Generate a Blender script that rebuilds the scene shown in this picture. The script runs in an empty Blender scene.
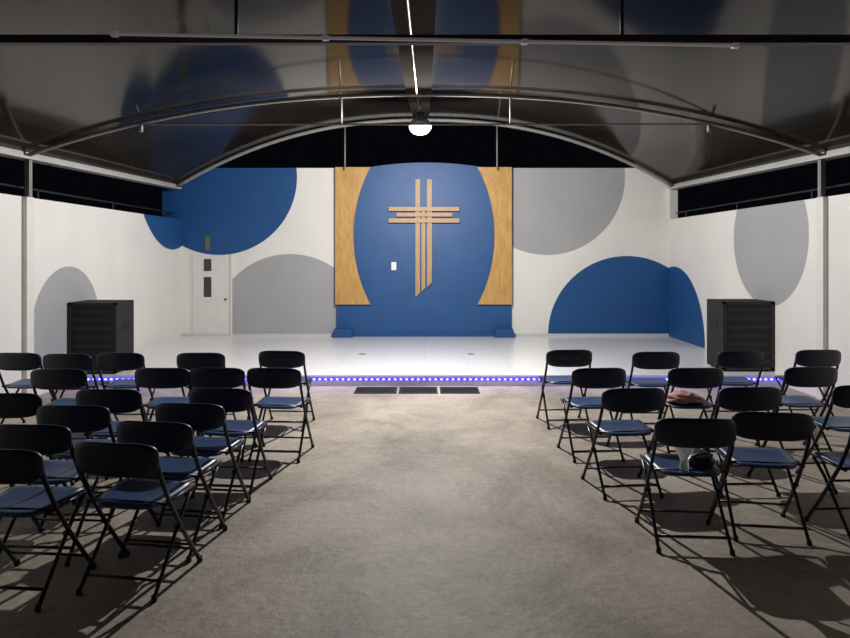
import bpy, bmesh, math, random
from mathutils import Vector, Matrix
random.seed(4)
sc = bpy.context.scene
F=640.0; H=1.7; CX=425.0; HY=255.0
DB=12.3      # back wall depth
WX=4.68      # side wall X
ST=0.14      # stage height
SF=8.3       # stage front
AY=7.5       # middle arch
# ---------------------------------------------------------------- materials
def mat(name, col, rough=0.6, metal=0.0, noise=0.0, nscale=8.0, bump=0.0, ior=None, emit=None, estr=0.0, trans=0.0):
    m=bpy.data.materials.new(name); m.use_nodes=True
    nt=m.node_tree; b=nt.nodes['Principled BSDF']
    b.inputs['Base Color'].default_value=(*col,1); b.inputs['Roughness'].default_value=rough
    b.inputs['Metallic'].default_value=metal; b.inputs['Transmission Weight'].default_value=trans
    if ior: b.inputs['IOR'].default_value=ior
    if emit:
        b.inputs['Emission Color'].default_value=(*emit,1); b.inputs['Emission Strength'].default_value=estr
    if noise or bump:
        tc=nt.nodes.new('ShaderNodeTexCoord'); n=nt.nodes.new('ShaderNodeTexNoise')
        n.inputs['Scale'].default_value=nscale; n.inputs['Detail'].default_value=6
        nt.links.new(tc.outputs['Object'],n.inputs['Vector'])
        if noise:
            r=nt.nodes.new('ShaderNodeMapRange'); r.inputs[1].default_value=0.3; r.inputs[2].default_value=0.7
            r.inputs[3].default_value=1-noise; r.inputs[4].default_value=1+noise
            nt.links.new(n.outputs['Fac'],r.inputs[0])
            mx=nt.nodes.new('ShaderNodeVectorMath'); mx.operation='SCALE'
            mx.inputs[0].default_value=col; nt.links.new(r.outputs[0],mx.inputs['Scale'])
            nt.links.new(mx.outputs[0],b.inputs['Base Color'])
        if bump:
            bp=nt.nodes.new('ShaderNodeBump'); bp.inputs['Strength'].default_value=bump; bp.inputs['Distance'].default_value=0.02
            nt.links.new(n.outputs['Fac'],bp.inputs['Height']); nt.links.new(bp.outputs[0],b.inputs['Normal'])
    return m

WHITE=(0.75,0.725,0.685); BLUE=(0.008,0.070,0.225); GREY=(0.36,0.355,0.365)
def paint_mat(name, circles):
    """white wall paint with big painted discs; circles: (x,y,z,r,col) , distances ignore the axis set to None"""
    m=bpy.data.materials.new(name); m.use_nodes=True
    nt=m.node_tree; L=nt.links; b=nt.nodes['Principled BSDF']; b.inputs['Roughness'].default_value=0.55
    g=nt.nodes.new('ShaderNodeNewGeometry')
    n=nt.nodes.new('ShaderNodeTexNoise'); n.inputs['Scale'].default_value=1.6; n.inputs['Detail'].default_value=5
    L.new(g.outputs['Position'],n.inputs['Vector'])
    r=nt.nodes.new('ShaderNodeMapRange'); r.inputs[3].default_value=0.90; r.inputs[4].default_value=1.08
    L.new(n.outputs['Fac'],r.inputs[0])
    rgb=nt.nodes.new('ShaderNodeRGB'); rgb.outputs[0].default_value=(*WHITE,1)
    cur=rgb.outputs[0]
    for c in circles:
        ctr=Vector([0 if v is None else v for v in c[:3]])
        mask=Vector([0 if v is None else 1 for v in c[:3]])
        mu=nt.nodes.new('ShaderNodeVectorMath'); mu.operation='MULTIPLY'; mu.inputs[1].default_value=mask
        L.new(g.outputs['Position'],mu.inputs[0])
        d=nt.nodes.new('ShaderNodeVectorMath'); d.operation='DISTANCE'; d.inputs[1].default_value=ctr
        L.new(mu.outputs[0],d.inputs[0])
        lt=nt.nodes.new('ShaderNodeMath'); lt.operation='LESS_THAN'; lt.inputs[1].default_value=c[3]
        L.new(d.outputs['Value'],lt.inputs[0])
        mx=nt.nodes.new('ShaderNodeMix'); mx.data_type='RGBA'
        L.new(lt.outputs[0],mx.inputs['Factor']); L.new(cur,mx.inputs['A']); mx.inputs['B'].default_value=(*c[4],1)
        cur=mx.outputs['Result']
    s=nt.nodes.new('ShaderNodeVectorMath'); s.operation='SCALE'
    L.new(cur,s.inputs[0]); L.new(r.outputs[0],s.inputs['Scale']); L.new(s.outputs[0],b.inputs['Base Color'])
    n2=nt.nodes.new('ShaderNodeTexNoise'); n2.inputs['Scale'].default_value=60
    L.new(g.outputs['Position'],n2.inputs['Vector'])
    bp=nt.nodes.new('ShaderNodeBump'); bp.inputs['Strength'].default_value=0.12; bp.inputs['Distance'].default_value=0.01
    L.new(n2.outputs['Fac'],bp.inputs['Height']); L.new(bp.outputs[0],b.inputs['Normal'])
    return m

def bx(x): return (x-CX)*DB/F
def bz(y): return H+(HY-y)*DB/F

# ---------------------------------------------------------------- mesh helpers
def newobj(name, bm, mats, smooth=False, parent=None):
    me=bpy.data.meshes.new(name); bm.normal_update(); bm.to_mesh(me); bm.free()
    for m in mats: me.materials.append(m)
    if smooth:
        for p in me.polygons: p.use_smooth=True
    o=bpy.data.objects.new(name,me); sc.collection.objects.link(o)
    if parent: o.parent=parent
    return o
def box(bm, x0,x1,y0,y1,z0,z1, mi=0, bev=0.0):
    vs=[bm.verts.new((x,y,z)) for x in (x0,x1) for y in (y0,y1) for z in (z0,z1)]
    idx=[(0,1,3,2),(4,6,7,5),(0,4,5,1),(2,3,7,6),(0,2,6,4),(1,5,7,3)]
    fs=[]
    for f in idx:
        fc=bm.faces.new([vs[i] for i in f]); fc.material_index=mi; fs.append(fc)
    if bev>0:
        es=list({e for f in fs for e in f.edges})
        r=bmesh.ops.bevel(bm, geom=es, offset=bev, segments=2, affect='EDGES', profile=0.5)
        for f in r['faces']: f.material_index=mi
    return fs
def tube(bm, pts, r, mi=0, n=8, closed=False):
    pts=[Vector(p) for p in pts]; rings=[]; N=len(pts)
    up=None
    for i,p in enumerate(pts):
        if closed: t=(pts[(i+1)%N]-pts[i-1]).normalized()
        else:
            a=pts[max(i-1,0)]; b=pts[min(i+1,N-1)]; t=(b-a).normalized()
        if up is None:
            up=Vector((1,0,0)) if abs(t.x)<0.8 else Vector((0,0,1))
        u=(up-t*up.dot(t)).normalized(); v=t.cross(u); up=u
        rings.append([bm.verts.new(p+(u*math.cos(2*math.pi*k/n)+v*math.sin(2*math.pi*k/n))*r) for k in range(n)])
    rng=range(N if closed else N-1)
    for i in rng:
        A=rings[i]; B=rings[(i+1)%N]
        for k in range(n):
            f=bm.faces.new((A[k],A[(k+1)%n],B[(k+1)%n],B[k])); f.material_index=mi; f.smooth=True
    if not closed:
        f=bm.faces.new(rings[0][::-1]); f.material_index=mi
        f=bm.faces.new(rings[-1]); f.material_index=mi
def lathe(bm, prof, c, mi=0, n=24):
    rings=[]
    for (r,z) in prof:
        rings.append([bm.verts.new((c[0]+r*math.cos(2*math.pi*k/n),c[1]+r*math.sin(2*math.pi*k/n),c[2]+z)) for k in range(n)])
    for i in range(len(rings)-1):
        for k in range(n):
            f=bm.faces.new((rings[i][k],rings[i][(k+1)%n],rings[i+1][(k+1)%n],rings[i+1][k])); f.material_index=mi; f.smooth=True
    for rg in (rings[0],rings[-1]):
        try:
            f=bm.faces.new(rg); f.material_index=mi
        except: pass
def pad(bm, w, h, fn, th, mi=0, p=5.0, n=40, rings=5):
    """superellipse pad; fn(u,v)->(pos, normal) maps plan coordinates to space"""
    def out(s):
        L=[]
        for k in range(n):
            a=2*math.pi*k/n; c,s_=math.cos(a),math.sin(a)
            u=math.copysign(abs(c)**(2/p),c)*w/2*s; v=math.copysign(abs(s_)**(2/p),s_)*h/2*s
            L.append((u,v))
        return L
    sides=[]
    for sg in (1,-1):
        rr=[]
        for i in range(1,rings+1):
            s=i/rings; rd=[]
            for (u,v) in out(s):
                pos,nr=fn(u,v); tt=th/2 if i<rings else th/4
                rd.append(bm.verts.new(Vector(pos)+Vector(nr)*tt*sg))
            rr.append(rd)
        pos,nr=fn(0,0); c=bm.verts.new(Vector(pos)+Vector(nr)*th/2*sg)
        for k in range(n):
            f=bm.faces.new((c,rr[0][k],rr[0][(k+1)%n]) if sg>0 else (c,rr[0][(k+1)%n],rr[0][k])); f.material_index=mi; f.smooth=True
            for i in range(rings-1):
                q=(rr[i][k],rr[i+1][k],rr[i+1][(k+1)%n],rr[i][(k+1)%n])
                f=bm.faces.new(q if sg>0 else q[::-1]); f.material_index=mi; f.smooth=True
        sides.append(rr[-1])
    A,B=sides
    for k in range(n):
        f=bm.faces.new((A[k],B[k],B[(k+1)%n],A[(k+1)%n])); f.material_index=mi; f.smooth=True

# ---------------------------------------------------------------- base materials
steel=mat('galvanised_steel',(0.24,0.23,0.22),0.6,0.2,noise=0.15,nscale=12)
dksteel=mat('dark_steel',(0.05,0.045,0.04),0.5,0.3)
railm=mat('railing_steel',(0.02,0.02,0.02),0.6,0.1)
whitep=mat('white_paint',(0.70,0.68,0.645),0.5,noise=0.04)
eavem=mat('eave_gutter_paint',(0.42,0.41,0.40),0.5,noise=0.1,nscale=3)
bluep=mat('blue_paint',BLUE,0.5,noise=0.07,nscale=3)
black=mat('outlet_grey',(0.22,0.22,0.22),0.5)

# floor (concrete)
def concrete():
    m=bpy.data.materials.new('concrete'); m.use_nodes=True; nt=m.node_tree; L=nt.links; b=nt.nodes['Principled BSDF']
    tc=nt.nodes.new('ShaderNodeTexCoord')
    n1=nt.nodes.new('ShaderNodeTexNoise'); n1.inputs['Scale'].default_value=1.0; n1.inputs['Detail'].default_value=12; n1.inputs['Roughness'].default_value=0.72; n1.inputs['Distortion'].default_value=0.5
    n2=nt.nodes.new('ShaderNodeTexNoise'); n2.inputs['Scale'].default_value=22; n2.inputs['Detail'].default_value=10; n2.inputs['Roughness'].default_value=0.85
    for n in (n1,n2): L.new(tc.outputs['Object'],n.inputs['Vector'])
    mx=nt.nodes.new('ShaderNodeMix'); mx.data_type='FLOAT'; mx.inputs['Factor'].default_value=0.38
    L.new(n1.outputs['Fac'],mx.inputs['A']); L.new(n2.outputs['Fac'],mx.inputs['B'])
    cr=nt.nodes.new('ShaderNodeValToRGB'); e=cr.color_ramp.elements
    e[0].position=0.38; e[0].color=(0.19,0.155,0.12,1); e[1].position=0.60; e[1].color=(0.50,0.43,0.345,1)
    L.new(mx.outputs['Result'],cr.inputs['Fac']); L.new(cr.outputs['Color'],b.inputs['Base Color'])
    b.inputs['Roughness'].default_value=0.6
    n3=nt.nodes.new('ShaderNodeTexNoise'); n3.inputs['Scale'].default_value=14; n3.inputs['Detail'].default_value=10; n3.inputs['Roughness'].default_value=0.7
    L.new(tc.outputs['Object'],n3.inputs['Vector'])
    bp=nt.nodes.new('ShaderNodeBump'); bp.inputs['Strength'].default_value=0.5; bp.inputs['Distance'].default_value=0.018
    L.new(n3.outputs['Fac'],bp.inputs['Height']); L.new(bp.outputs[0],b.inputs['Normal'])
    return m
bm=bmesh.new(); box(bm,-WX-0.2,WX+0.2,-4,DB+0.3,-0.15,0.0)
newobj('floor',bm,[concrete()])

# stage
def tile():
    m=bpy.data.materials.new('stage_tile'); m.use_nodes=True; nt=m.node_tree; L=nt.links; b=nt.nodes['Principled BSDF']
    g=nt.nodes.new('ShaderNodeTexCoord'); br=nt.nodes.new('ShaderNodeTexBrick')
    br.offset=0; br.inputs['Scale'].default_value=1.0; br.inputs['Brick Width'].default_value=0.6; br.inputs['Row Height'].default_value=0.6
    br.inputs['Mortar Size'].default_value=0.003
    br.inputs['Color1'].default_value=(0.82,0.815,0.82,1); br.inputs['Color2'].default_value=(0.80,0.795,0.80,1); br.inputs['Mortar'].default_value=(0.62,0.62,0.62,1)
    L.new(g.outputs['Object'],br.inputs['Vector']); L.new(br.outputs['Color'],b.inputs['Base Color'])
    b.inputs['Roughness'].default_value=0.22
    return m
bm=bmesh.new(); box(bm,-WX+0.002,WX-0.002,SF,DB-0.002,0.0,ST); newobj('stage_platform',bm,[tile()])

# LED strip
ledm=mat('led_violet',(0.05,0.05,0.9),0.4,emit=(0.10,0.10,1.0),estr=16)
ledb=mat('led_tape',(0.05,0.04,0.4),0.4,emit=(0.08,0.06,1.0),estr=1.5)
bm=bmesh.new(); box(bm,-WX+0.03,WX-0.03,SF-0.010,SF-0.001,0.065,0.115,1)
x=-WX+0.08
while x<WX-0.08:
    box(bm,x,x+0.026,SF-0.018,SF-0.010,0.08,0.100,0); x+=0.075
newobj('led_strip_light',bm,[ledm,ledb])

# ---------------------------------------------------------------- walls
bc=[(bx(219),None,bz(177),78*DB/F,BLUE),(bx(290),None,bz(332),78*DB/F,GREY),
    (bx(547),None,bz(177),78*DB/F,GREY),(bx(627),None,bz(335),79*DB/F,BLUE)]
bm=bmesh.new(); box(bm,-5.05,4.86,DB,DB+0.15,0,bz(168)); newobj('wall_back',bm,[paint_mat('wall_back_paint',bc)])
WT=2.38
bm=bmesh.new(); box(bm,-WX-0.15,-WX,-4,DB,0,WT)
newobj('wall_left',bm,[paint_mat('wall_left_paint',[(None,11.85,3.35,1.55,BLUE),(None,8.4,0.75,0.80,GREY)])])
bm=bmesh.new(); box(bm,WX,WX+0.15,-4,DB,0,WT)
newobj('wall_right',bm,[paint_mat('wall_right_paint',[(None,DB-0.28,bz(335),1.32,BLUE),(None,8.75,1.95,0.95,GREY)])])

# ---------------------------------------------------------------- roof profile
def ez(y): return 2.88+(y-7.5)*0.027
def rise(y):
    return 0.72+0.118*(y-7.5) if y>7.5 else 0.72+0.055*(y-7.5)
def rz(x,y):
    u=min(abs(x)/WX,1.0); return ez(y)+max(rise(y),0.1)*(1-u**2.25)

for s,nm in ((-1,'left'),(1,'right')):
    bm=bmesh.new()
    xa,xb=sorted((s*(WX-0.06),s*WX)); box(bm,xa,xb,AY-0.07,AY+0.07,0,WT,0,0.008)
    xa,xb=sorted((s*(WX-0.06),s*(WX-0.005))); box(bm,xa,xb,AY-0.03,AY+0.03,WT,ez(AY)-0.065,1)
    newobj('wall_pilaster',bm,[whitep,steel])
bm=bmesh.new(); box(bm,WX-0.02,WX+0.13,DB-0.12,DB-0.002,WT,2.98); newobj('corner_post',bm,[whitep])
for s in (-1,1):
    bm=bmesh.new()
    for z in (2.50,): tube(bm,[(s*(WX+0.10),-3.8,z),(s*(WX+0.10),DB-0.1,z)],0.013)
    y=-3.5
    while y<DB-0.2:
        tube(bm,[(s*(WX+0.10),y,WT-0.01),(s*(WX+0.10),y,2.51)],0.012); y+=1.9
    newobj('wall_top_railing',bm,[railm])

def roofmat():
    m=bpy.data.materials.new('roof_membrane'); m.use_nodes=True; nt=m.node_tree; L=nt.links; b=nt.nodes['Principled BSDF']
    tc=nt.nodes.new('ShaderNodeTexCoord'); n=nt.nodes.new('ShaderNodeTexNoise'); n.inputs['Scale'].default_value=1.1; n.inputs['Detail'].default_value=4
    mp=nt.nodes.new('ShaderNodeMapping'); mp.inputs['Scale'].default_value=(1,0.35,1)
    L.new(tc.outputs['Object'],mp.inputs['Vector']); L.new(mp.outputs[0],n.inputs['Vector'])
    cr=nt.nodes.new('ShaderNodeValToRGB'); e=cr.color_ramp.elements
    e[0].position=0.35; e[0].color=(0.010,0.008,0.007,1); e[1].position=0.7; e[1].color=(0.026,0.022,0.018,1)
    L.new(n.outputs['Fac'],cr.inputs['Fac']); L.new(cr.outputs['Color'],b.inputs['Base Color'])
    b.inputs['Roughness'].default_value=0.085; b.inputs['IOR'].default_value=1.125
    b.inputs['Specular Tint'].default_value=(1.0,0.92,0.84,1)
    bp=nt.nodes.new('ShaderNodeBump'); bp.inputs['Strength'].default_value=0.08; bp.inputs['Distance'].default_value=0.05
    L.new(n.outputs['Fac'],bp.inputs['Height']); L.new(bp.outputs[0],b.inputs['Normal'])
    return m
RB=12.05
bm=bmesh.new(); NX=48; ys=[-3.5+i*(RB+0.1+3.5)/60 for i in range(61)]
g=[[bm.verts.new((-WX+2*WX*i/NX,y,rz(-WX+2*WX*i/NX,y)+0.03)) for i in range(NX+1)] for y in ys]
for j in range(60):
    for i in range(NX):
        f=bm.faces.new((g[j][i],g[j+1][i],g[j+1][i+1],g[j][i+1])); f.smooth=True
# matte dark band added along the ridge to hide the lamp's reflection
SW=0.15
rows=[[bm.verts.new((-0.075+sx*SW,y,rz(0.2,y)+0.028)) for sx in (-1,-0.5,0,0.5,1)] for y in ys]
for j in range(60):
    for i in range(4):
        f=bm.faces.new((rows[j][i],rows[j+1][i],rows[j+1][i+1],rows[j][i+1])); f.material_index=1
glare_band=mat('roof_glare_band',(0.03,0.026,0.022),0.95,ior=1.01)
newobj('ceiling',bm,[roofmat(),glare_band])
def archpts(y,n=48,dz=0): return [(-WX+2*WX*i/n,y,rz(-WX+2*WX*i/n,y)+dz) for i in range(n+1)]
bm=bmesh.new(); tube(bm,archpts(12.05,dz=-0.02),0.035)
for px in (345,497):
    X=(px-CX)*12.05/F; tube(bm,[(X,12.05,rz(X,12.05)),(X,12.05,3.3)],0.014)
newobj('roof_arch',bm,[steel])
bm=bmesh.new(); tube(bm,archpts(AY,dz=-0.02),0.024)
xt=0.715*WX; zt=rz(xt,AY)-0.03
tube(bm,[(-xt,AY,zt),(xt,AY,zt)],0.011)
for X in (-0.98,1.0): tube(bm,[(X,AY,zt),(X,AY,rz(X,AY))],0.009)
for X in (-xt+0.02,xt-0.02):
    tube(bm,[(X,AY,zt),(X,AY,zt-0.09)],0.022)
newobj('roof_arch',bm,[steel])
bm=bmesh.new(); y=3.9
box(bm,-WX+0.01,WX-0.01,y-0.025,y+0.025,2.985,3.035)
for X in (-1.15,1.2): tube(bm,[(X,y,3.03),(X,y,rz(X,y)+0.02)],0.012)
newobj('tie_beam',bm,[dksteel])
bm=bmesh.new()
tube(bm,[(-1.88,y-0.05,3.03),(1.88,y-0.05,2.96)],0.011)
for X in (-1.87,-0.6,0.6,1.87):
    zc=2.995-0.0186*X; box(bm,X-0.02,X+0.02,y-0.062,y-0.026,zc-0.014,zc+0.014,0,0.002)
newobj('tube_light_fixture',bm,[mat('tube_glass_faint_glow',(0.6,0.54,0.54),0.35,emit=(1,0.85,0.85),estr=0.06)])  # tube is off; faint emission added so it reads lighter
bm=bmesh.new(); tube(bm,[(-0.125+0.05*(yy/12),yy,rz(0,yy)-0.02) for yy in (-1,1,3,3.8,5,6,7,7.5,8,9,10,11,12)],0.011)
newobj('ridge_purlin',bm,[dksteel])
for s in (-1,1):
    bm=bmesh.new(); xa,xb=sorted((s*(WX+0.002),s*(WX+0.10))); box(bm,xa,xb,-3.5,12.1,-0.06,0.05,0,0.006)
    box(bm,*sorted((s*(WX-0.08),s*(WX+0.01))),-3.5,12.1,-0.06,-0.03,0)
    for v in bm.verts: v.co.z+=ez(v.co.y)
    newobj('eave_gutter',bm,[eavem])

# ---------------------------------------------------------------- centre panel
bm=bmesh.new()
x0,x1=bx(337),bx(511)
box(bm,x0,x1,DB-0.06,DB-0.001,ST,bz(169))
pts=[(bx(362)+(bx(490)-bx(362))*i/20) for i in range(21)]
vf=[];
for yy in (DB-0.062,DB-0.002):
    row=[bm.verts.new((p,yy,bz(169)+ (bz(163)-bz(169))*(1-((i-10)/10)**2))) for i,p in enumerate(pts)]
    vf.append(row)
bm.faces.new(vf[0][::-1]); bm.faces.new(vf[1])
for i in range(20): bm.faces.new((vf[0][i],vf[0][i+1],vf[1][i+1],vf[1][i]))
for a,b in ((335,353),(494,512)):
    box(bm,bx(a),bx(b),DB-0.22,DB-0.001,ST,bz(328),0,0.01)
    box(bm,bx(a)-0.02,bx(b)+0.02,DB-0.24,DB-0.001,ST,ST+0.06,0,0.01)
box(bm,bx(353),bx(494),DB-0.08,DB-0.001,ST,ST+0.06)
newobj('blue_backdrop_panel',bm,[bluep])
def woodmat(name,c1,c2,sc_=3):
    m=bpy.data.materials.new(name); m.use_nodes=True; nt=m.node_tree; L=nt.links; b=nt.nodes['Principled BSDF']
    tc=nt.nodes.new('ShaderNodeTexCoord'); mp=nt.nodes.new('ShaderNodeMapping'); mp.inputs['Scale'].default_value=(sc_*3,sc_*3,sc_*0.7)
    n=nt.nodes.new('ShaderNodeTexNoise'); n.inputs['Scale'].default_value=1.6; n.inputs['Detail'].default_value=9; n.inputs['Distortion'].default_value=1.2
    cr=nt.nodes.new('ShaderNodeValToRGB'); e=cr.color_ramp.elements
    e[0].position=0.3; e[0].color=(*c1,1); e[1].position=0.65; e[1].color=(*c2,1)
    L.new(tc.outputs['Object'],mp.inputs['Vector']); L.new(mp.outputs[0],n.inputs['Vector']); L.new(n.outputs['Fac'],cr.inputs['Fac'])
    L.new(cr.outputs['Color'],b.inputs['Base Color']); b.inputs['Roughness'].default_value=0.5
    return m
wood=woodmat('plywood',(0.41,0.215,0.055),(0.55,0.32,0.10))
wood2=woodmat('cross_wood',(0.37,0.225,0.10),(0.46,0.29,0.145))
def extr(bm,poly,y0,y1,mi=0):
    a=[bm.verts.new((p[0],y0,p[1])) for p in poly]; b=[bm.verts.new((p[0],y1,p[1])) for p in poly]
    n=len(poly); fs=[bm.faces.new(a),bm.faces.new(b[::-1])]
    for i in range(n): fs.append(bm.faces.new((a[i],b[i],b[(i+1)%n],a[(i+1)%n])))
    for f in fs: f.material_index=mi
for xo,xc,xm in ((336,371,354),(511,477,494)):
    poly=[(bx(xo),bz(304)),(bx(xo),bz(168))]
    for i in range(25):
        t=-1+2*i/24; yy=236+68*t
        xx=xm+(xc-xm)*(t*t*0.9+0.1*t**4); poly.append((bx(xx),bz(yy)))
    bm=bmesh.new(); extr(bm,poly,DB-0.12,DB-0.063); bmesh.ops.recalc_face_normals(bm,faces=bm.faces)
    newobj('wood_side_panel',bm,[wood])
bm=bmesh.new()
yb0,yb1=DB-0.12,DB-0.063
def vs(a,b,t,bo,cut): extr(bm,[(bx(a),bz(t)),(bx(b),bz(t)),(bx(b),bz(bo-cut)),(bx(a),bz(bo))],yb0,yb1)
vs(415.5,420,180,297,4.5); vs(421.5,425.3,208,291.5,4); vs(427,431.8,180,287,4.8)
for a,b,t,bo in ((389,459,207.5,211.5),(397,452,213.3,217),(389,459,218.8,223)):
    box(bm,bx(a),bx(b),yb0-0.03,yb0+0.001,bz(bo),bz(t))
bmesh.ops.recalc_face_normals(bm,faces=bm.faces)
newobj('wall_cross',bm,[wood2])
bm=bmesh.new(); box(bm,bx(391.5),bx(396.5),DB-0.076,DB-0.063,bz(270),bz(262),0,0.003); box(bm,bx(393),bx(395),DB-0.082,DB-0.076,bz(267),bz(264),0)
newobj('light_switch',bm,[mat('switch_white',(0.8,0.8,0.8),0.4)])
bm=bmesh.new()
box(bm,bx(193),bx(230),DB-0.008,DB-0.001,ST+0.01,bz(256),0,0.002)
box(bm,bx(230.5),bx(232.5),DB-0.03,DB-0.001,ST,bz(254),0,0.004)
box(bm,bx(191),bx(192.5),DB-0.012,DB-0.001,ST,bz(254),0,0.002)
box(bm,bx(204),bx(211.5),DB-0.014,DB-0.007,bz(271),bz(259),1)
box(bm,bx(204),bx(211.5),DB-0.014,DB-0.007,bz(297),bz(277),1)
lathe(bm,[(0.02,0),(0.02,0.03)],(bx(226),DB-0.03,bz(300)),1,10)
newobj('door_1',bm,[whitep,mat('dark_glass',(0.03,0.035,0.045),0.15)])
bm=bmesh.new(); box(bm,bx(205),bx(210),DB-0.014,DB-0.001,bz(250),bz(236),0,0.003); box(bm,bx(206),bx(209),DB-0.018,DB-0.014,bz(248),bz(238),0)
newobj('wall_plaque',bm,[mat('amber_sign',(0.14,0.13,0.06),0.5)])
bm=bmesh.new(); box(bm,-WX,bx(334),DB-0.015,DB-0.001,ST,ST+0.05); box(bm,bx(513),WX,DB-0.015,DB-0.001,ST,ST+0.05)
newobj('baseboard_back',bm,[mat('baseboard',(0.55,0.55,0.56),0.5)])

# ---------------------------------------------------------------- speakers
spk=mat('speaker_carpet',(0.010,0.010,0.012),0.85,bump=0.4,nscale=120)
grl=mat('speaker_grille',(0.005,0.005,0.006),0.5,0.2)
edg=mat('speaker_trim',(0.010,0.010,0.012),0.5)
def speaker(xa,xb,y0,y1,hgt):
    bm=bmesh.new(); z0=ST; z1=ST+hgt
    box(bm,xa,xb,y0+0.02,y1,z0+0.02,z1,0,0.012)
    t=0.04
    box(bm,xa,xb,y0,y0+0.03,z1-t,z1,2,0.004); box(bm,xa,xb,y0,y0+0.03,z0+0.02,z0+0.02+t,2,0.004)
    box(bm,xa,xa+t,y0,y0+0.03,z0+0.02,z1,2,0.004); box(bm,xb-t,xb,y0,y0+0.03,z0+0.02,z1,2,0.004)
    box(bm,xa+t,xb-t,y0+0.012,y0+0.022,z0+0.05,z1-t,1)
    k=z0+0.12
    while k<z1-0.06:
        box(bm,xa+t,xb-t,y0+0.004,y0+0.014,k,k+0.03,2); k+=0.115
    xi=xb if xb<0 else xa
    box(bm,xi-0.006,xi+0.006,(y0+y1)/2-0.09,(y0+y1)/2+0.09,z0+hgt*0.6,z0+hgt*0.7,1)
    for fx in (xa+0.06,xb-0.06):
        for fy in (y0+0.08,y1-0.06): lathe(bm,[(0.02,0),(0.025,0.022)],(fx,fy,z0),1,12)
    newobj('loudspeaker_cabinet',bm,[spk,grl,edg])
speaker(-4.665,-4.03,8.36,8.87,0.94); speaker(3.98,4.665,8.55,9.05,0.94)

# floor mats
matm=mat('rubber_mat',(0.018,0.018,0.021),0.8,bump=0.3,nscale=60)
for a,b in ((355,397),(399,437.5),(440,479)):
    bm=bmesh.new(); box(bm,(a-CX)*8/F,(b-CX)*8/F,7.84,8.2,0.0,0.012,0,0.004)
    for k in range(8):
        yy=7.87+k*0.04; box(bm,(a-CX)*8/F+0.02,(b-CX)*8/F-0.02,yy,yy+0.015,0.012,0.016,0)
    newobj('floor_mat',bm,[matm])
for px in (362,471):
    bm=bmesh.new(); X=(px-CX)*10.0/F; box(bm,X-0.05,X+0.05,10.0,10.07,ST,ST+0.012,0,0.004); box(bm,X-0.03,X+0.03,10.02,10.05,ST+0.012,ST+0.018,0,0.002)
    newobj('floor_outlet_box',bm,[black])

# ---------------------------------------------------------------- chairs
seatm=mat('navy_plastic_seat',(0.035,0.075,0.18),0.38,noise=0.08,nscale=5)
backm=mat('navy_plastic_back_shaded',(0.009,0.015,0.040),0.45)  # seat's navy plastic darkened, shade of the backs put into the colour
framem=mat('chair_frame',(0.008,0.009,0.014),0.35,0.2)
label=mat('chair_label',(0.09,0.10,0.13),0.5)
def chair_mesh(lab):
    bm=bmesh.new()
    def backfn(u,v):
        x=u; zz=0.695+v; y=-0.225-0.035*(1-(u/0.225)**2) - v*0.10
        n=Vector((-0.31*u/0.225,-1,-0.10)).normalized()
        return (x,y,zz),n
    pad(bm,0.455,0.17,backfn,0.022,3,p=4.0)
    def seatfn(u,v):
        dz=-0.016*max(0,1-(u/0.2)**2)*max(0,1-(v/0.2)**2)-0.03*max(0,(v-0.12)/0.08)**2
        return (u*(1+0.10*v/0.2),v-0.0,0.445+dz+v*0.05),(0,0,1)
    pad(bm,0.385,0.39,seatfn,0.024,0,p=4.5)
    for s in (-1,1):
        tube(bm,[(s*0.203,-0.225,0.745),(s*0.212,-0.212,0.68),(s*0.216,-0.19,0.60),(s*0.218,-0.115,0.45),(s*0.219,0.0,0.27),(s*0.22,0.19,0.012)],0.0115,1)
        tube(bm,[(s*0.198,0.15,0.425),(s*0.198,0.05,0.34),(s*0.200,-0.06,0.21),(s*0.204,-0.225,0.012)],0.0105,1)
        tube(bm,[(s*0.205,-0.15,0.435),(s*0.205,0.16,0.437)],0.008,1)
        tube(bm,[(s*0.190,-0.012,0.28),(s*0.228,-0.012,0.28)],0.013,1)
        lathe(bm,[(0.014,0.0),(0.016,0.006),(0.013,0.03)],(s*0.22,0.19,0),1,10)
        lathe(bm,[(0.014,0.0),(0.016,0.006),(0.013,0.03)],(s*0.204,-0.225,0),1,10)
    tube(bm,[(-0.203,-0.172,0.075),(0.203,-0.172,0.075)],0.008,1)
    tube(bm,[(-0.22,0.12,0.105),(0.22,0.12,0.105)],0.008,1)
    tube(bm,[(-0.217,-0.125,0.44),(0.217,-0.125,0.44)],0.009,1)
    if lab:
        random.seed(9)
        for k in range(11):
            u=-0.10+k*0.019; w=0.013
            yy=-0.225-0.035*(1-(u/0.225)**2)-0.0135
            hh=0.012+0.006*random.random()
            box(bm,u,u+w,yy,yy+0.003,0.695-0.006,0.695-0.006+hh,2)
    me=bpy.data.meshes.new('folding_chair'); bmesh.ops.recalc_face_normals(bm,faces=bm.faces); bm.to_mesh(me); bm.free()
    for m in (seatm,framem,label,backm): me.materials.append(m)
    return me
cm0=chair_mesh(False); cm1=chair_mesh(True)
TOP=0.785
def chair(px,top,rot=0,lab=False,d=None):
    if d is None: d=(H-TOP)*F/(top-HY)
    X=(px-CX)*d/F
    o=bpy.data.objects.new('folding_chair',cm1 if lab else cm0); sc.collection.objects.link(o)
    o.rotation_euler=(0,0,math.radians(rot)); a=math.radians(rot)
    bxl=0.25*math.sin(a); byl=-0.25*math.cos(a)
    o.location=(X-bxl,d-byl,0)
    return o
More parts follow.
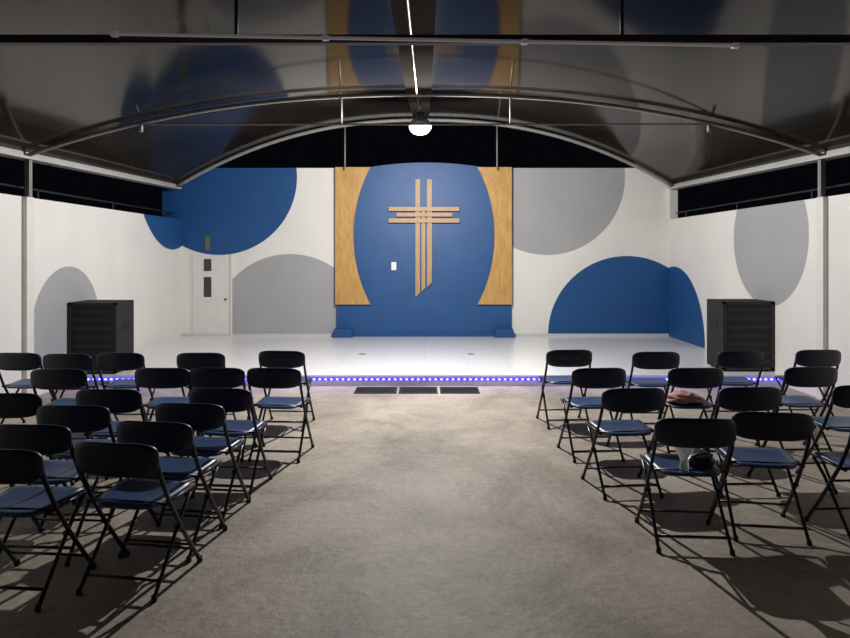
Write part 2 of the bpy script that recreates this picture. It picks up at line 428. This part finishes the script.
for p in [(281,350,-3,1),(200,352,2,0),(119,352,0,0),(66,353,1,0),(16,352,-2,0),
          (273,367,-4,0),(216,367,2,0),(161,367,0,0),(57,368,1,0),
          (219,387,-5,0),(107,388,0,0),(5,392,2,0),
          (188,402,-6,0),(71,404,0,0),
          (152,420,-8,0),(28,423,-3,0),
          (113,441,-9,0),(-6,447,-5,0)]:
    chair(p[0],p[1],p[2],bool(p[3]))
rc={}
for p in [(570,349,3,1),(657,351,0,0),(742,350,-1,0),(820,349,2,0),
          (600,367,4,0),(697,367,0,0),(813,366,3,0),
          (635,387,5,0),(752,386,2,0),(866,384,2,0),
          (697,417,-4,0),(774,411,-8,0),(893,415,3,0)]:
    rc[(p[0],p[1])]=chair(p[0],p[1],p[2],bool(p[3]))

# objects on seats
def seatpos(k,dx,dy):
    o=rc[k]; return o.location+Matrix.Rotation(o.rotation_euler.z,3,'Z')@Vector((dx,dy,0))
c=seatpos((697,367),-0.02,-0.02)
bm=bmesh.new(); random.seed(3)
for layer,(w,h,z) in enumerate(((0.32,0.26,0.468),(0.28,0.22,0.495),(0.20,0.16,0.52))):
    a0=layer*0.5
    def cf(u,v):
        uu=u*math.cos(a0)-v*math.sin(a0); vv=u*math.sin(a0)+v*math.cos(a0)
        return (c.x+uu,c.y+vv,z+0.008*math.sin(u*40+layer)+0.007*math.sin(v*50+1)),(0,0,1)
    pad(bm,w,h,cf,0.03,0,p=3)
newobj('folded_jacket',bm,[mat('pink_fabric',(0.50,0.27,0.24),0.9,noise=0.2,nscale=20)])
c=seatpos((697,417),-0.03,-0.13)
bm=bmesh.new()
lathe(bm,[(0.024,0.0),(0.028,0.01),(0.022,0.05),(0.030,0.075),(0.048,0.10),(0.055,0.135),(0.050,0.165),(0.034,0.19),(0.012,0.202)],(c.x,c.y,0.447),0,24)
newobj('glass_globe_lamp',bm,[mat('frosted_glass',(0.9,0.9,0.88),0.35,trans=0.6)])
c=seatpos((697,417),0.09,0.02)
bm=bmesh.new()
def bf(u,v): return (c.x+u,c.y+v,0.478+0.02*math.cos(u*18)*math.cos(v*15)+0.004*math.sin(u*70)),(0,0,1)
pad(bm,0.17,0.24,bf,0.045,0,p=3)
tube(bm,[(c.x-0.06,c.y-0.05,0.49),(c.x-0.05,c.y-0.1,0.52),(c.x,c.y-0.12,0.535),(c.x+0.05,c.y-0.1,0.52),(c.x+0.06,c.y-0.05,0.49)],0.007,0)
newobj('small_handbag',bm,[mat('black_leather',(0.012,0.012,0.014),0.45)])

# ---------------------------------------------------------------- lamp
LX,LY,LZ=-0.06,8.0,3.31
bm=bmesh.new()
lathe(bm,[(0.02,0.175),(0.05,0.17),(0.055,0.11),(0.09,0.085),(0.13,0.045),(0.15,0.0),(0.14,0.0)],(LX,LY,LZ),0,28)
tube(bm,[(LX,LY,LZ+0.17),(LX,LY,rz(0,LY))],0.01,0)
lathe(bm,[(0.139,0.004),(0.135,-0.03),(0.115,-0.065),(0.08,-0.09),(0.03,-0.10)],(LX,LY,LZ),1,28)
newobj('ceiling_lamp',bm,[mat('lamp_housing',(0.3,0.3,0.3),0.4,0.5),mat('lamp_diffuser',(0.9,0.9,0.9),0.4,emit=(0.95,0.97,1.0),estr=6)])
ld=bpy.data.lights.new('lamp_light','POINT'); ld.energy=770; ld.color=(1.0,0.985,0.965); ld.shadow_soft_size=0.02
lo=bpy.data.objects.new('lamp_light',ld); lo.location=(LX,LY,LZ-0.125); sc.collection.objects.link(lo)

# world: night
w=bpy.data.worlds.new('night'); sc.world=w; w.use_nodes=True
w.node_tree.nodes['Background'].inputs[0].default_value=(0.5,0.6,0.9,1); w.node_tree.nodes['Background'].inputs[1].default_value=0.003

# camera
cd=bpy.data.cameras.new('camera'); cd.sensor_width=36; cd.lens=36*F/850; cd.shift_y=-(319-HY)/850
co=bpy.data.objects.new('camera',cd); co.location=(0,0,H); co.rotation_euler=(math.radians(90),0,0); sc.collection.objects.link(co)
sc.camera=co
sc.view_settings.view_transform='Standard'
